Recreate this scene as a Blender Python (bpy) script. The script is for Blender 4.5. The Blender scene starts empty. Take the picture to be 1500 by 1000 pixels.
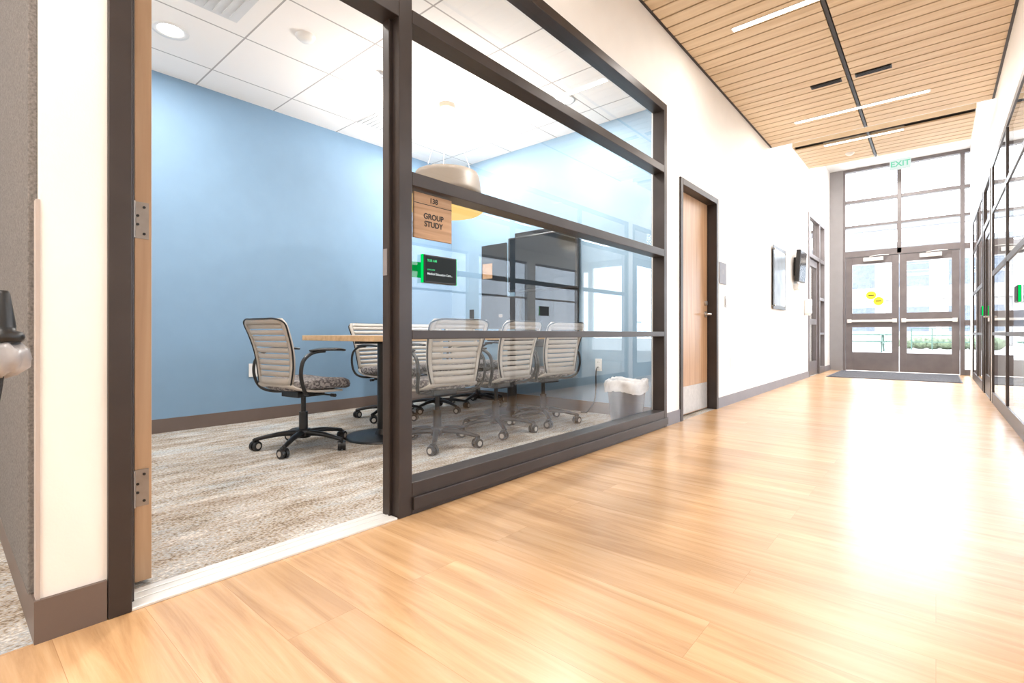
import bpy, bmesh, math, random
from mathutils import Vector, Matrix, Quaternion
random.seed(7)
S = bpy.context.scene
COL = S.collection
S.view_settings.view_transform = 'Standard'
S.view_settings.look = 'None'
S.view_settings.exposure = 0.0

# ------------------------------------------------------------------ materials
def new_mat(name):
    m = bpy.data.materials.new(name); m.use_nodes = True
    nt = m.node_tree; nt.nodes.clear()
    o = nt.nodes.new('ShaderNodeOutputMaterial')
    return m, nt, o
def N(nt, t, **kw):
    n = nt.nodes.new(t)
    for k, v in kw.items():
        setattr(n, k, v)
    return n
def pm(name, col, rough=0.5, metal=0.0, var=0.06, nscale=6.0, bump=0.0, bscale=60.0, spec=0.5, coat=0.0):
    m, nt, o = new_mat(name)
    b = N(nt, 'ShaderNodeBsdfPrincipled')
    b.inputs['Roughness'].default_value = rough
    b.inputs['Metallic'].default_value = metal
    b.inputs['Specular IOR Level'].default_value = spec
    b.inputs['Coat Weight'].default_value = coat
    tc = N(nt, 'ShaderNodeTexCoord')
    n = N(nt, 'ShaderNodeTexNoise'); n.inputs['Scale'].default_value = nscale
    n.inputs['Detail'].default_value = 3
    nt.links.new(tc.outputs['Object'], n.inputs['Vector'])
    r = N(nt, 'ShaderNodeValToRGB')
    r.color_ramp.elements[0].position = 0.3; r.color_ramp.elements[1].position = 0.7
    r.color_ramp.elements[0].color = (*[c*(1-var) for c in col], 1)
    r.color_ramp.elements[1].color = (*[min(1, c*(1+var)) for c in col], 1)
    nt.links.new(n.outputs['Fac'], r.inputs['Fac'])
    nt.links.new(r.outputs['Color'], b.inputs['Base Color'])
    if bump > 0:
        n2 = N(nt, 'ShaderNodeTexNoise'); n2.inputs['Scale'].default_value = bscale
        nt.links.new(tc.outputs['Object'], n2.inputs['Vector'])
        bp = N(nt, 'ShaderNodeBump'); bp.inputs['Strength'].default_value = bump
        bp.inputs['Distance'].default_value = 0.003
        nt.links.new(n2.outputs['Fac'], bp.inputs['Height'])
        nt.links.new(bp.outputs['Normal'], b.inputs['Normal'])
    nt.links.new(b.outputs[0], o.inputs[0])
    return m
def emis(name, col, st):
    m, nt, o = new_mat(name)
    e = N(nt, 'ShaderNodeEmission'); e.inputs[0].default_value = (*col, 1); e.inputs[1].default_value = st
    nt.links.new(e.outputs[0], o.inputs[0]); return m
def glass_mat(name, tint=(0.95, 0.97, 0.98), ior=1.6, k=1.25):
    m, nt, o = new_mat(name)
    t = N(nt, 'ShaderNodeBsdfTransparent'); t.inputs[0].default_value = (*tint, 1)
    g = N(nt, 'ShaderNodeBsdfGlossy'); g.inputs['Roughness'].default_value = 0.0
    f = N(nt, 'ShaderNodeFresnel'); f.inputs['IOR'].default_value = ior
    geo = N(nt, 'ShaderNodeNewGeometry')
    mx = N(nt, 'ShaderNodeMath', operation='MULTIPLY')
    mixi = N(nt, 'ShaderNodeMix'); mixi.data_type = 'FLOAT'
    nt.links.new(geo.outputs['Backfacing'], mixi.inputs[0])
    mixi.inputs[2].default_value = ior; mixi.inputs[3].default_value = 1.0/ior
    nt.links.new(mixi.outputs[0], f.inputs['IOR'])
    nt.links.new(f.outputs[0], mx.inputs[0]); mx.inputs[1].default_value = k
    mx.use_clamp = True
    s = N(nt, 'ShaderNodeMixShader')
    nt.links.new(mx.outputs[0], s.inputs[0]); nt.links.new(t.outputs[0], s.inputs[1]); nt.links.new(g.outputs[0], s.inputs[2])
    nt.links.new(s.outputs[0], o.inputs[0]); return m
def wood_mat(name, c0, c1, c2, sc=(2, 30, 2), rough=0.35):
    m, nt, o = new_mat(name)
    b = N(nt, 'ShaderNodeBsdfPrincipled'); b.inputs['Roughness'].default_value = rough
    tc = N(nt, 'ShaderNodeTexCoord'); mp = N(nt, 'ShaderNodeMapping'); mp.inputs['Scale'].default_value = sc
    nt.links.new(tc.outputs['Object'], mp.inputs[0])
    n = N(nt, 'ShaderNodeTexNoise'); n.inputs['Scale'].default_value = 1.0; n.inputs['Detail'].default_value = 6
    n.inputs['Distortion'].default_value = 0.4
    nt.links.new(mp.outputs[0], n.inputs['Vector'])
    r = N(nt, 'ShaderNodeValToRGB')
    r.color_ramp.elements[0].position = 0.3; r.color_ramp.elements[0].color = (*c0, 1)
    r.color_ramp.elements[1].position = 0.72; r.color_ramp.elements[1].color = (*c2, 1)
    e = r.color_ramp.elements.new(0.5); e.color = (*c1, 1)
    nt.links.new(n.outputs['Fac'], r.inputs[0]); nt.links.new(r.outputs[0], b.inputs['Base Color'])
    nt.links.new(b.outputs[0], o.inputs[0]); return m

def floor_wood():
    m, nt, o = new_mat('vinyl_plank')
    b = N(nt, 'ShaderNodeBsdfPrincipled')
    tc = N(nt, 'ShaderNodeTexCoord')
    br = N(nt, 'ShaderNodeTexBrick'); br.offset = 0.37; br.offset_frequency = 2
    br.inputs['Scale'].default_value = 1.0; br.inputs['Brick Width'].default_value = 1.22
    br.inputs['Row Height'].default_value = 0.19; br.inputs['Mortar Size'].default_value = 0.0006
    br.inputs['Color1'].default_value = (0.0, 0, 0, 1); br.inputs['Color2'].default_value = (1, 1, 1, 1)
    br.inputs['Mortar'].default_value = (0.5, 0.5, 0.5, 1)
    nt.links.new(tc.outputs['Object'], br.inputs['Vector'])
    sep = N(nt, 'ShaderNodeVectorMath', operation='MULTIPLY'); sep.inputs[1].default_value = (1.1, 15, 1)
    nt.links.new(tc.outputs['Object'], sep.inputs[0])
    add = N(nt, 'ShaderNodeVectorMath', operation='ADD')
    sc = N(nt, 'ShaderNodeVectorMath', operation='SCALE'); sc.inputs['Scale'].default_value = 2.2
    nt.links.new(br.outputs['Color'], sc.inputs[0])
    nt.links.new(sep.outputs[0], add.inputs[0]); nt.links.new(sc.outputs[0], add.inputs[1])
    n = N(nt, 'ShaderNodeTexNoise'); n.inputs['Scale'].default_value = 1.0; n.inputs['Detail'].default_value = 10
    n.inputs['Distortion'].default_value = 0.7; n.inputs['Roughness'].default_value = 0.66
    nt.links.new(add.outputs[0], n.inputs['Vector'])
    r = N(nt, 'ShaderNodeValToRGB')
    r.color_ramp.elements[0].position = 0.25; r.color_ramp.elements[0].color = (0.35, 0.185, 0.080, 1)
    r.color_ramp.elements[1].position = 0.76; r.color_ramp.elements[1].color = (0.66, 0.445, 0.255, 1)
    e = r.color_ramp.elements.new(0.5); e.color = (0.545, 0.33, 0.165, 1)
    nt.links.new(n.outputs['Fac'], r.inputs[0])
    mp = N(nt, 'ShaderNodeMapRange'); mp.inputs['To Min'].default_value = 0.90; mp.inputs['To Max'].default_value = 1.07
    nt.links.new(br.outputs['Color'], mp.inputs['Value'])
    mu = N(nt, 'ShaderNodeVectorMath', operation='SCALE')
    nt.links.new(r.outputs[0], mu.inputs[0]); nt.links.new(mp.outputs[0], mu.inputs['Scale'])
    mix = N(nt, 'ShaderNodeMix'); mix.data_type = 'RGBA'
    nt.links.new(br.outputs['Fac'], mix.inputs[0]); nt.links.new(mu.outputs[0], mix.inputs[6])
    mix.inputs[7].default_value = (0.38, 0.21, 0.10, 1)
    nt.links.new(mix.outputs[2], b.inputs['Base Color'])
    b.inputs['Roughness'].default_value = 0.27
    b.inputs['Specular IOR Level'].default_value = 0.9
    n3 = N(nt, 'ShaderNodeTexNoise'); n3.inputs['Scale'].default_value = 5
    nt.links.new(tc.outputs['Object'], n3.inputs['Vector'])
    bp = N(nt, 'ShaderNodeBump'); bp.inputs['Strength'].default_value = 0.08; bp.inputs['Distance'].default_value = 0.01
    nt.links.new(n3.outputs['Fac'], bp.inputs['Height']); nt.links.new(bp.outputs[0], b.inputs['Normal'])
    nt.links.new(b.outputs[0], o.inputs[0]); return m

def carpet():
    m, nt, o = new_mat('carpet_tile')
    b = N(nt, 'ShaderNodeBsdfPrincipled'); b.inputs['Roughness'].default_value = 0.95
    b.inputs['Specular IOR Level'].default_value = 0.1
    tc = N(nt, 'ShaderNodeTexCoord')
    mp = N(nt, 'ShaderNodeMapping'); mp.inputs['Scale'].default_value = (10, 2.6, 1)
    nt.links.new(tc.outputs['Object'], mp.inputs[0])
    n = N(nt, 'ShaderNodeTexNoise'); n.inputs['Scale'].default_value = 1.0; n.inputs['Detail'].default_value = 9
    n.inputs['Roughness'].default_value = 0.8
    nt.links.new(mp.outputs[0], n.inputs['Vector'])
    mp2 = N(nt, 'ShaderNodeMapping'); mp2.inputs['Scale'].default_value = (110, 80, 1)
    nt.links.new(tc.outputs['Object'], mp2.inputs[0])
    n2 = N(nt, 'ShaderNodeTexNoise'); n2.inputs['Scale'].default_value = 1.0; n2.inputs['Detail'].default_value = 4
    nt.links.new(mp2.outputs[0], n2.inputs['Vector'])
    ad = N(nt, 'ShaderNodeMath', operation='MULTIPLY_ADD'); ad.inputs[1].default_value = 0.9
    nt.links.new(n2.outputs['Fac'], ad.inputs[0])
    su = N(nt, 'ShaderNodeMath', operation='SUBTRACT'); su.inputs[1].default_value = 0.45
    nt.links.new(n.outputs['Fac'], su.inputs[0]); nt.links.new(su.outputs[0], ad.inputs[2])
    r = N(nt, 'ShaderNodeValToRGB'); cr = r.color_ramp
    cr.elements[0].position = 0.29; cr.elements[0].color = (0.16, 0.125, 0.095, 1)
    cr.elements[1].position = 0.70; cr.elements[1].color = (0.66, 0.63, 0.59, 1)
    for p, c in ((0.385, (0.25, 0.205, 0.16)), (0.45, (0.385, 0.33, 0.27)), (0.50, (0.465, 0.41, 0.345)), (0.55, (0.35, 0.375, 0.41)), (0.61, (0.52, 0.475, 0.42))):
        e = cr.elements.new(p); e.color = (*c, 1)
    nt.links.new(ad.outputs[0], r.inputs[0])
    mp3 = N(nt, 'ShaderNodeMapping'); mp3.inputs['Scale'].default_value = (5.5, 1.4, 1); mp3.inputs['Location'].default_value = (3, 7, 0)
    nt.links.new(tc.outputs['Object'], mp3.inputs[0])
    n3 = N(nt, 'ShaderNodeTexNoise'); n3.inputs['Scale'].default_value = 1.0; n3.inputs['Detail'].default_value = 5
    n3.inputs['Roughness'].default_value = 0.7
    nt.links.new(mp3.outputs[0], n3.inputs['Vector'])
    r3 = N(nt, 'ShaderNodeValToRGB'); c3 = r3.color_ramp
    c3.elements[0].position = 0.36; c3.elements[0].color = (0.80, 0.74, 0.68, 1)
    c3.elements[1].position = 0.64; c3.elements[1].color = (0.87, 0.95, 1.03, 1)
    e = c3.elements.new(0.5); e.color = (1.05, 1.03, 1.0, 1)
    nt.links.new(n3.outputs['Fac'], r3.inputs[0])
    mv = N(nt, 'ShaderNodeVectorMath', operation='MULTIPLY')
    nt.links.new(r.outputs[0], mv.inputs[0]); nt.links.new(r3.outputs[0], mv.inputs[1])
    nt.links.new(mv.outputs[0], b.inputs['Base Color'])
    bp = N(nt, 'ShaderNodeBump'); bp.inputs['Strength'].default_value = 0.4; bp.inputs['Distance'].default_value = 0.004
    nt.links.new(n2.outputs['Fac'], bp.inputs['Height']); nt.links.new(bp.outputs[0], b.inputs['Normal'])
    nt.links.new(b.outputs[0], o.inputs[0]); return m

def tile_mat():
    m, nt, o = new_mat('acoustic_tile')
    b = N(nt, 'ShaderNodeBsdfPrincipled'); b.inputs['Roughness'].default_value = 0.9
    tc = N(nt, 'ShaderNodeTexCoord')
    mp = N(nt, 'ShaderNodeMapping'); mp.inputs['Location'].default_value = (3.54+6.1, -1.364+6.1, 0)
    nt.links.new(tc.outputs['Object'], mp.inputs[0])
    br = N(nt, 'ShaderNodeTexBrick'); br.offset = 0.0
    br.inputs['Scale'].default_value = 1; br.inputs['Brick Width'].default_value = 0.61; br.inputs['Row Height'].default_value = 0.61
    br.inputs['Mortar Size'].default_value = 0.006
    br.inputs['Color1'].default_value = (0.91, 0.885, 0.865, 1); br.inputs['Color2'].default_value = (0.88, 0.86, 0.84, 1)
    br.inputs['Mortar'].default_value = (0.42, 0.40, 0.39, 1)
    nt.links.new(mp.outputs[0], br.inputs[0]); nt.links.new(br.outputs['Color'], b.inputs['Base Color'])
    nt.links.new(b.outputs[0], o.inputs[0]); return m

def seat_fabric():
    m, nt, o = new_mat('patterned_fabric')
    b = N(nt, 'ShaderNodeBsdfPrincipled'); b.inputs['Roughness'].default_value = 0.9
    tc = N(nt, 'ShaderNodeTexCoord')
    v = N(nt, 'ShaderNodeTexVoronoi'); v.inputs['Scale'].default_value = 85
    nt.links.new(tc.outputs['Object'], v.inputs['Vector'])
    bw = N(nt, 'ShaderNodeRGBToBW'); nt.links.new(v.outputs['Color'], bw.inputs[0])
    r = N(nt, 'ShaderNodeValToRGB'); r.color_ramp.interpolation = 'CONSTANT'
    r.color_ramp.elements[0].color = (0.10, 0.088, 0.09, 1)
    r.color_ramp.elements[1].position = 0.60; r.color_ramp.elements[1].color = (0.30, 0.275, 0.26, 1)
    e = r.color_ramp.elements.new(0.42); e.color = (0.17, 0.15, 0.15, 1)
    nt.links.new(bw.outputs[0], r.inputs[0]); nt.links.new(r.outputs[0], b.inputs['Base Color'])
    nt.links.new(b.outputs[0], o.inputs[0]); return m

M = {}
M['floor'] = floor_wood(); M['carpet'] = carpet(); M['tile'] = tile_mat(); M['fabric'] = seat_fabric()
M['cream'] = pm('cream_paint', (0.84, 0.80, 0.755), 0.6, var=0.015, bump=0.15, bscale=220)
M['white'] = pm('white_paint', (0.87, 0.86, 0.845), 0.55, var=0.01, bump=0.1, bscale=220)
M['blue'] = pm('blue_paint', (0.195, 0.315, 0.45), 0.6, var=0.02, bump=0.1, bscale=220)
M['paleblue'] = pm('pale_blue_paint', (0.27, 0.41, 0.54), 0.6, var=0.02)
M['bronze'] = pm('dark_bronze_metal', (0.044, 0.034, 0.031), 0.38, metal=0.35, var=0.12, spec=0.5)
M['bronzehaze'] = pm('hazed_bronze_metal', (0.15, 0.13, 0.13), 0.4, metal=0.1, var=0.1, spec=0.5)  # bronze lightened in the colour to paint haze at the far end
M['black'] = pm('black_plastic', (0.012, 0.012, 0.013), 0.35, var=0.1)
M['dark'] = pm('dark_grey_metal', (0.03, 0.03, 0.032), 0.3, metal=0.6, var=0.1)
M['gray'] = pm('grey_paint', (0.25, 0.235, 0.24), 0.5, var=0.04)
M['vent'] = pm('pale_grey_paint', (0.66, 0.67, 0.68), 0.5, var=0.04)
M['basebr'] = pm('brown_vinyl', (0.135, 0.098, 0.082), 0.45, var=0.05)
M['basegr'] = pm('grey_vinyl', (0.19, 0.18, 0.20), 0.45, var=0.05)
M['steel'] = pm('brushed_steel', (0.55, 0.53, 0.50), 0.3, metal=0.9, var=0.08, nscale=30)
M['kick'] = pm('satin_steel', (0.50, 0.48, 0.46), 0.35, metal=0.3, var=0.08, nscale=30)
M['hinge'] = pm('satin_nickel', (0.32, 0.28, 0.25), 0.35, metal=0.5, var=0.08, nscale=30)
M['trimtan'] = pm('tan_trim', (0.46, 0.39, 0.35), 0.5, var=0.05)
M['alu'] = pm('aluminium_strip', (0.72, 0.70, 0.67), 0.4, metal=0.2, var=0.06)
M['taupe'] = pm('taupe_plastic', (0.49, 0.445, 0.395), 0.4, var=0.03)
M['felt'] = pm('grey_woven_fabric', (0.185, 0.17, 0.16), 0.95, var=0.3, nscale=160, bump=0.6, bscale=300, spec=0.1)
M['whitepl'] = pm('white_plastic', (0.80, 0.80, 0.79), 0.35, var=0.02)
M['bag'] = pm('thin_plastic_bag', (0.80, 0.79, 0.79), 0.25, var=0.15, nscale=14, bump=0.5, bscale=30)
M['graybag'] = pm('grey_plastic_bag', (0.36, 0.34, 0.34), 0.25, var=0.3, nscale=14, bump=0.5, bscale=30)
M['bin'] = pm('slate_plastic', (0.08, 0.11, 0.16), 0.45, var=0.06)
M['shade'] = pm('tan_spun_metal', (0.26, 0.20, 0.15), 0.45, metal=0.0, var=0.04)
M['mat'] = pm('charcoal_mat', (0.13, 0.13, 0.145), 0.9, var=0.35, nscale=60, bump=0.5, bscale=120)
M['screen'] = pm('black_glass_screen', (0.010, 0.013, 0.016), 0.12, var=0.1)
M['mattescreen'] = pm('matte_screen', (0.004, 0.008, 0.009), 0.55, var=0.1, spec=0.2)
M['darkscreen'] = pm('dark_slate_screen', (0.02, 0.026, 0.036), 0.5, var=0.1, spec=0.3)
M['slate'] = pm('slate_glass', (0.30, 0.36, 0.42), 0.12, var=0.15)
M['yellow'] = pm('yellow_sticker', (0.80, 0.62, 0.02), 0.5, var=0.03)
M['ink'] = pm('dark_brown_ink', (0.02, 0.014, 0.01), 0.6, var=0.05)
M['doorwood'] = wood_mat('maple_veneer', (0.42, 0.255, 0.145), (0.50, 0.315, 0.185), (0.57, 0.375, 0.23), (30, 30, 1.6), 0.35)
M['doorwood2'] = wood_mat('cherry_veneer', (0.38, 0.205, 0.10), (0.46, 0.26, 0.135), (0.53, 0.32, 0.175), (30, 30, 1.6), 0.3)
M['tablewood'] = wood_mat('light_oak_laminate', (0.47, 0.30, 0.15), (0.58, 0.38, 0.20), (0.66, 0.45, 0.26), (25, 1.5, 25), 0.35)
M['slat'] = wood_mat('ceiling_maple', (0.63, 0.47, 0.29), (0.72, 0.555, 0.365), (0.79, 0.635, 0.44), (1.5, 22, 10), 0.45)
M['signwood'] = wood_mat('sign_oak', (0.34, 0.19, 0.09), (0.46, 0.27, 0.14), (0.56, 0.35, 0.20), (20, 3, 45), 0.45)
M['glass'] = glass_mat('clear_glass')
M['glass2'] = glass_mat('storefront_glass', k=1.0)
M['tint'] = glass_mat('tinted_window_glass', tint=(0.50, 0.54, 0.58), k=1.0)
M['glow'] = emis('warm_lamp', (1.0, 0.95, 0.86), 5)
M['glowdim'] = emis('downlight_lens', (1.0, 0.97, 0.93), 8)
M['gold'] = emis('amber_diffuser', (1.0, 0.66, 0.22), 1.15)
M['green'] = emis('green_led', (0.0, 0.75, 0.12), 1.1)
M['greenreflect'] = emis('dim_green_reflection', (0.0, 0.30, 0.05), 1.0)
M['greentext'] = emis('green_text', (0.1, 0.8, 0.3), 1.0)
M['whitetext'] = emis('white_text', (0.8, 0.85, 0.85), 1.0)
M['exitgreen'] = emis('exit_green', (0.25, 0.78, 0.52), 1.0)
M['exitbody'] = emis('exit_panel', (0.84, 0.95, 0.90), 1.0)
M['extwall'] = pm('pale_facade', (0.36, 0.35, 0.34), 0.8, var=0.08, nscale=0.6)
M['extglass'] = pm('facade_window', (0.09, 0.11, 0.14), 0.4, var=0.2)
M['canopy'] = pm('pale_canopy', (0.22, 0.23, 0.25), 0.8, var=0.08, nscale=0.6)
M['concrete'] = pm('pale_concrete', (0.40, 0.395, 0.38), 0.85, var=0.08, nscale=1.5)
M['greenpaint'] = pm('green_painted_metal', (0.04, 0.09, 0.07), 0.5)
M['shrub'] = pm('shrub_leaves', (0.09, 0.12, 0.07), 0.8, var=0.6, nscale=9)

# ------------------------------------------------------------------ mesh builder
class MB:
    def __init__(s): s.v = []; s.f = []; s.mi = []; s.sm = []
    def _add(s, vs, fs, mi=0, sm=False):
        o = len(s.v); s.v += [tuple(p) for p in vs]
        for f in fs: s.f.append(tuple(i+o for i in f)); s.mi.append(mi); s.sm.append(sm)
    def box(s, x0, x1, y0, y1, z0, z1, mi=0, rot=None):
        if x0 > x1: x0, x1 = x1, x0
        if y0 > y1: y0, y1 = y1, y0
        if z0 > z1: z0, z1 = z1, z0
        vs = [Vector(p) for p in ((x0,y0,z0),(x1,y0,z0),(x1,y1,z0),(x0,y1,z0),(x0,y0,z1),(x1,y0,z1),(x1,y1,z1),(x0,y1,z1))]
        if rot: vs = [rot @ p for p in vs]
        s._add(vs, [(0,3,2,1),(4,5,6,7),(0,1,5,4),(1,2,6,5),(2,3,7,6),(3,0,4,7)], mi); return s
    def cyl(s, p0, p1, r0, r1=None, seg=20, mi=0, sm=True):
        p0 = Vector(p0); p1 = Vector(p1); r1 = r0 if r1 is None else r1
        q = (p1-p0).to_track_quat('Z', 'Y'); vs = []
        for p, r in ((p0, r0), (p1, r1)):
            for i in range(seg):
                a = 2*math.pi*i/seg; vs.append(p + q @ Vector((r*math.cos(a), r*math.sin(a), 0)))
        s._add(vs, [(i, (i+1) % seg, seg+(i+1) % seg, seg+i) for i in range(seg)], mi, sm)
        s._add(vs, [tuple(reversed(range(seg))), tuple(range(seg, 2*seg))], mi, False); return s
    def tube(s, pts, r, seg=10, mi=0, sub=5, rs=None, flat=1.0):
        P = [Vector(p) for p in pts]; n = len(P); out = []; R = []
        rs = rs or [r]*n
        for i in range(n-1):
            a = P[max(i-1, 0)]; b = P[i]; c = P[i+1]; d = P[min(i+2, n-1)]
            for k in range(sub):
                t = k/sub
                out.append(0.5*((2*b)+(c-a)*t+(2*a-5*b+4*c-d)*t*t+(3*b-a-3*c+d)*t**3)); R.append(rs[i]*(1-t)+rs[i+1]*t)
        out.append(P[-1]); R.append(rs[-1])
        T = [(out[min(i+1, len(out)-1)]-out[max(i-1, 0)]).normalized() for i in range(len(out))]
        up = Vector((0, 0, 1)) if abs(T[0].z) < 0.9 else Vector((0, 1, 0))
        nrm = (up - T[0]*up.dot(T[0])).normalized(); vs = []
        for i, p in enumerate(out):
            nrm = (nrm - T[i]*nrm.dot(T[i])).normalized(); bn = T[i].cross(nrm)
            for k in range(seg):
                a = 2*math.pi*k/seg; vs.append(p + nrm*(R[i]*math.cos(a)*flat) + bn*(R[i]*math.sin(a)))
        L = len(out)
        fs = [(j*seg+k, j*seg+(k+1) % seg, (j+1)*seg+(k+1) % seg, (j+1)*seg+k) for j in range(L-1) for k in range(seg)]
        s._add(vs, fs, mi, True)
        s._add(vs, [tuple(reversed(range(seg))), tuple(range((L-1)*seg, L*seg))], mi); return s
    def lathe(s, prof, c=(0, 0, 0), seg=40, mi=0, sm=True, jit=None):
        vs = []
        for j, (r, z) in enumerate(prof):
            for i in range(seg):
                a = 2*math.pi*i/seg; rr = r; zz = z
                if jit:
                    dr, dz = jit(j, a); rr += dr; zz += dz
                vs.append((c[0]+rr*math.cos(a), c[1]+rr*math.sin(a), c[2]+zz))
        s._add(vs, [(j*seg+i, j*seg+(i+1) % seg, (j+1)*seg+(i+1) % seg, (j+1)*seg+i) for j in range(len(prof)-1) for i in range(seg)], mi, sm); return s
    def quad(s, a, b, c, d, mi=0): s._add([a, b, c, d], [(0, 1, 2, 3)], mi); return s
    def patch(s, fn, u0, u1, v0, v1, nu, nv, th, mi=0):
        vs = []
        for side in (0, 1):
            for j in range(nv+1):
                for i in range(nu+1):
                    p = fn(u0+(u1-u0)*i/nu, v0+(v1-v0)*j/nv); vs.append((p[0], p[1]-side*th, p[2]))
        K = (nu+1)*(nv+1); fs = []
        idx = lambda i, j, sd: sd*K+j*(nu+1)+i
        for j in range(nv):
            for i in range(nu):
                fs.append((idx(i,j,0), idx(i,j+1,0), idx(i+1,j+1,0), idx(i+1,j,0)))
                fs.append((idx(i,j,1), idx(i+1,j,1), idx(i+1,j+1,1), idx(i,j+1,1)))
        for i in range(nu):
            fs.append((idx(i,0,0), idx(i+1,0,0), idx(i+1,0,1), idx(i,0,1)))
            fs.append((idx(i,nv,0), idx(i,nv,1), idx(i+1,nv,1), idx(i+1,nv,0)))
        for j in range(nv):
            fs.append((idx(0,j,0), idx(0,j,1), idx(0,j+1,1), idx(0,j+1,0)))
            fs.append((idx(nu,j,0), idx(nu,j+1,0), idx(nu,j+1,1), idx(nu,j,1)))
        s._add(vs, fs, mi, True); return s
    def make(s, name, mats, parent=None, loc=None, bevel=0.0, label=None, kind=None, cat=None, sub=0, rot=None, group=None, weld=False):
        me = bpy.data.meshes.new(name); me.from_pydata(s.v, [], s.f); me.update()
        if not isinstance(mats, (list, tuple)): mats = [mats]
        for m in mats: me.materials.append(M[m])
        for p, mi, sm in zip(me.polygons, s.mi, s.sm): p.material_index = mi; p.use_smooth = sm
        ob = bpy.data.objects.new(name, me); COL.objects.link(ob)
        if parent: ob.parent = parent
        if loc: ob.location = loc
        if rot: ob.rotation_euler = rot
        if bevel: 
            b = ob.modifiers.new('Bevel', 'BEVEL'); b.width = bevel; b.segments = 2; b.limit_method = 'ANGLE'
        if sub:
            b = ob.modifiers.new('Sub', 'SUBSURF'); b.levels = sub; b.render_levels = sub
        tag(ob, label, cat, kind, group); return ob
def tag(ob, label=None, cat=None, kind=None, group=None):
    if label: ob['label'] = label
    if cat: ob['category'] = cat
    if kind: ob['kind'] = kind
    if group: ob['group'] = group
def empty(name, loc, label, cat, rot=None, group=None):
    e = bpy.data.objects.new(name, None); COL.objects.link(e); e.location = loc; e.empty_display_size = 0.1
    if rot: e.rotation_euler = rot
    tag(e, label, cat, None, group); return e
def struct(name, mb, mats, bevel=0.0, parent=None, label=None):
    return mb.make(name, mats, bevel=bevel, kind='structure', parent=parent, label=label)
def text(body, size, mat, parent, loc, rot, align='CENTER', name='lettering', ext=0.0006, bold=0.0):
    c = bpy.data.curves.new(name, 'FONT'); c.body = body; c.size = size; c.align_x = align; c.align_y = 'CENTER'
    c.extrude = ext; c.offset = bold
    t = bpy.data.objects.new('tmp', c); COL.objects.link(t)
    bpy.context.view_layer.update()
    me = bpy.data.meshes.new_from_object(t.evaluated_get(bpy.context.evaluated_depsgraph_get()))
    bpy.data.objects.remove(t); me.materials.clear(); me.materials.append(M[mat])
    for p in me.polygons: p.material_index = 0
    o = bpy.data.objects.new(name, me); COL.objects.link(o); o.parent = parent; o.location = loc; o.rotation_euler = rot
    return o
def copy_tree(o, parent=None):
    n = o.copy(); COL.objects.link(n)
    if parent: n.parent = parent
    for ch in o.children: copy_tree(ch, n)
    return n
R90 = math.radians(90)
FACE_PX = (R90, 0, R90)
FACE_NY = (R90, 0, 0)

# ------------------------------------------------------------------ layout constants
WX = -1.68
WB = -1.80
RX = 0.47
RB = 0.59
EY = 12.2
CZ = 3.24
HZ = 4.10
BX = -4.50
NY = 0.30
FY = 4.12
RZ = 2.75

# floors
struct('floor', MB().box(WX, RX, -3.2, EY+0.1, -0.1, 0.0), 'floor')
struct('floor.001', MB().box(-4.9, WX, -3.2, FY+0.04, -0.1, -0.001), 'carpet')
struct('floor.002', MB().box(RX, 4.2, -3.2, EY, -0.1, -0.001), 'carpet')
struct('floor.003', MB().box(-3.4, WX, FY+0.04, EY+0.1, -0.1, -0.001), 'carpet')
struct('ground', MB().box(-40, 40, EY+0.1, 70, -0.2, -0.02), 'concrete')
struct('ground.001', MB().box(4.2, 30, -20, EY+0.1, -0.2, -0.02), 'concrete')
struct('trim_1', MB().box(WX-0.11, WX+0.012, 0.35, 1.23, 0, 0.008).box(WX-0.085, WX-0.075, 0.35, 1.23, 0.008, 0.011).box(WX-0.045, WX-0.035, 0.35, 1.23, 0.008, 0.011), 'alu', 0.002)

# left wall (corridor) with openings
w = MB()
w.box(WB, WX, 0.17, NY, 0, CZ)
w.box(WB, WX, NY, 3.89, 2.62, CZ)
w.box(WB, WX, 3.89, 4.178, 0, CZ)
w.box(WB, WX, 4.178, 5.15, 2.11, CZ)
w.box(WB, WX, 5.15, 7.30, 0, CZ)
w.box(WB, WX, 7.30, 9.85, 0, HZ)
w.box(WB, WX, 9.85, 11.44, 2.87, HZ)
w.box(WB, WX, 11.44, EY, 0, HZ)
w.box(WB, WX, -3.2, 0.17, 2.75, CZ)
struct('wall_left', w, 'cream')
struct('wall_divider', MB().box(-4.6, WB, 0.17, NY, 0, CZ), 'cream')
struct('wall_back_unseen', MB().box(-5.0, RB, -3.3, -3.2, 0, CZ).box(-5.0, -4.9, -3.2, 0.2, 0, CZ), 'cream')  # unseen closing walls, added to keep the near end dimmer
struct('wall_blue', MB().box(BX-0.1, BX, NY, FY, 0, 2.9), 'blue')
struct('wall_end', MB().box(-4.6, WB, FY, FY+0.05, 0, 2.9), 'paleblue')
struct('ceiling', MB().box(BX, WB, NY, FY, RZ, RZ+0.06), 'tile')
struct('ceiling.001', MB().box(-4.9, WB, -3.2, 0.17, RZ, RZ+0.06), 'tile')
struct('baseboard_blue', MB().box(BX, BX+0.012, NY, FY, 0, 0.105), 'basebr')
struct('baseboard_end', MB().box(BX+0.012, WB, FY-0.012, FY, 0, 0.105), 'basebr')
struct('baseboard_left', MB().box(WX, WX+0.012, 0.158, 0.298, 0, 0.105).box(-4.6, WX, 0.158, 0.17, 0, 0.105), 'basebr')
struct('baseboard_corridor', MB().box(WX, WX+0.01, 3.892, 4.176, 0, 0.105).box(WX, WX+0.01, 5.152, 9.848, 0, 0.105).box(WX, WX+0.01, 11.442, EY-0.05, 0, 0.105), 'basegr')
struct('trim_2', MB().box(WX-0.03, WX+0.004, 0.162, 0.17, 0.105, 1.09), 'trimtan')
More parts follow.
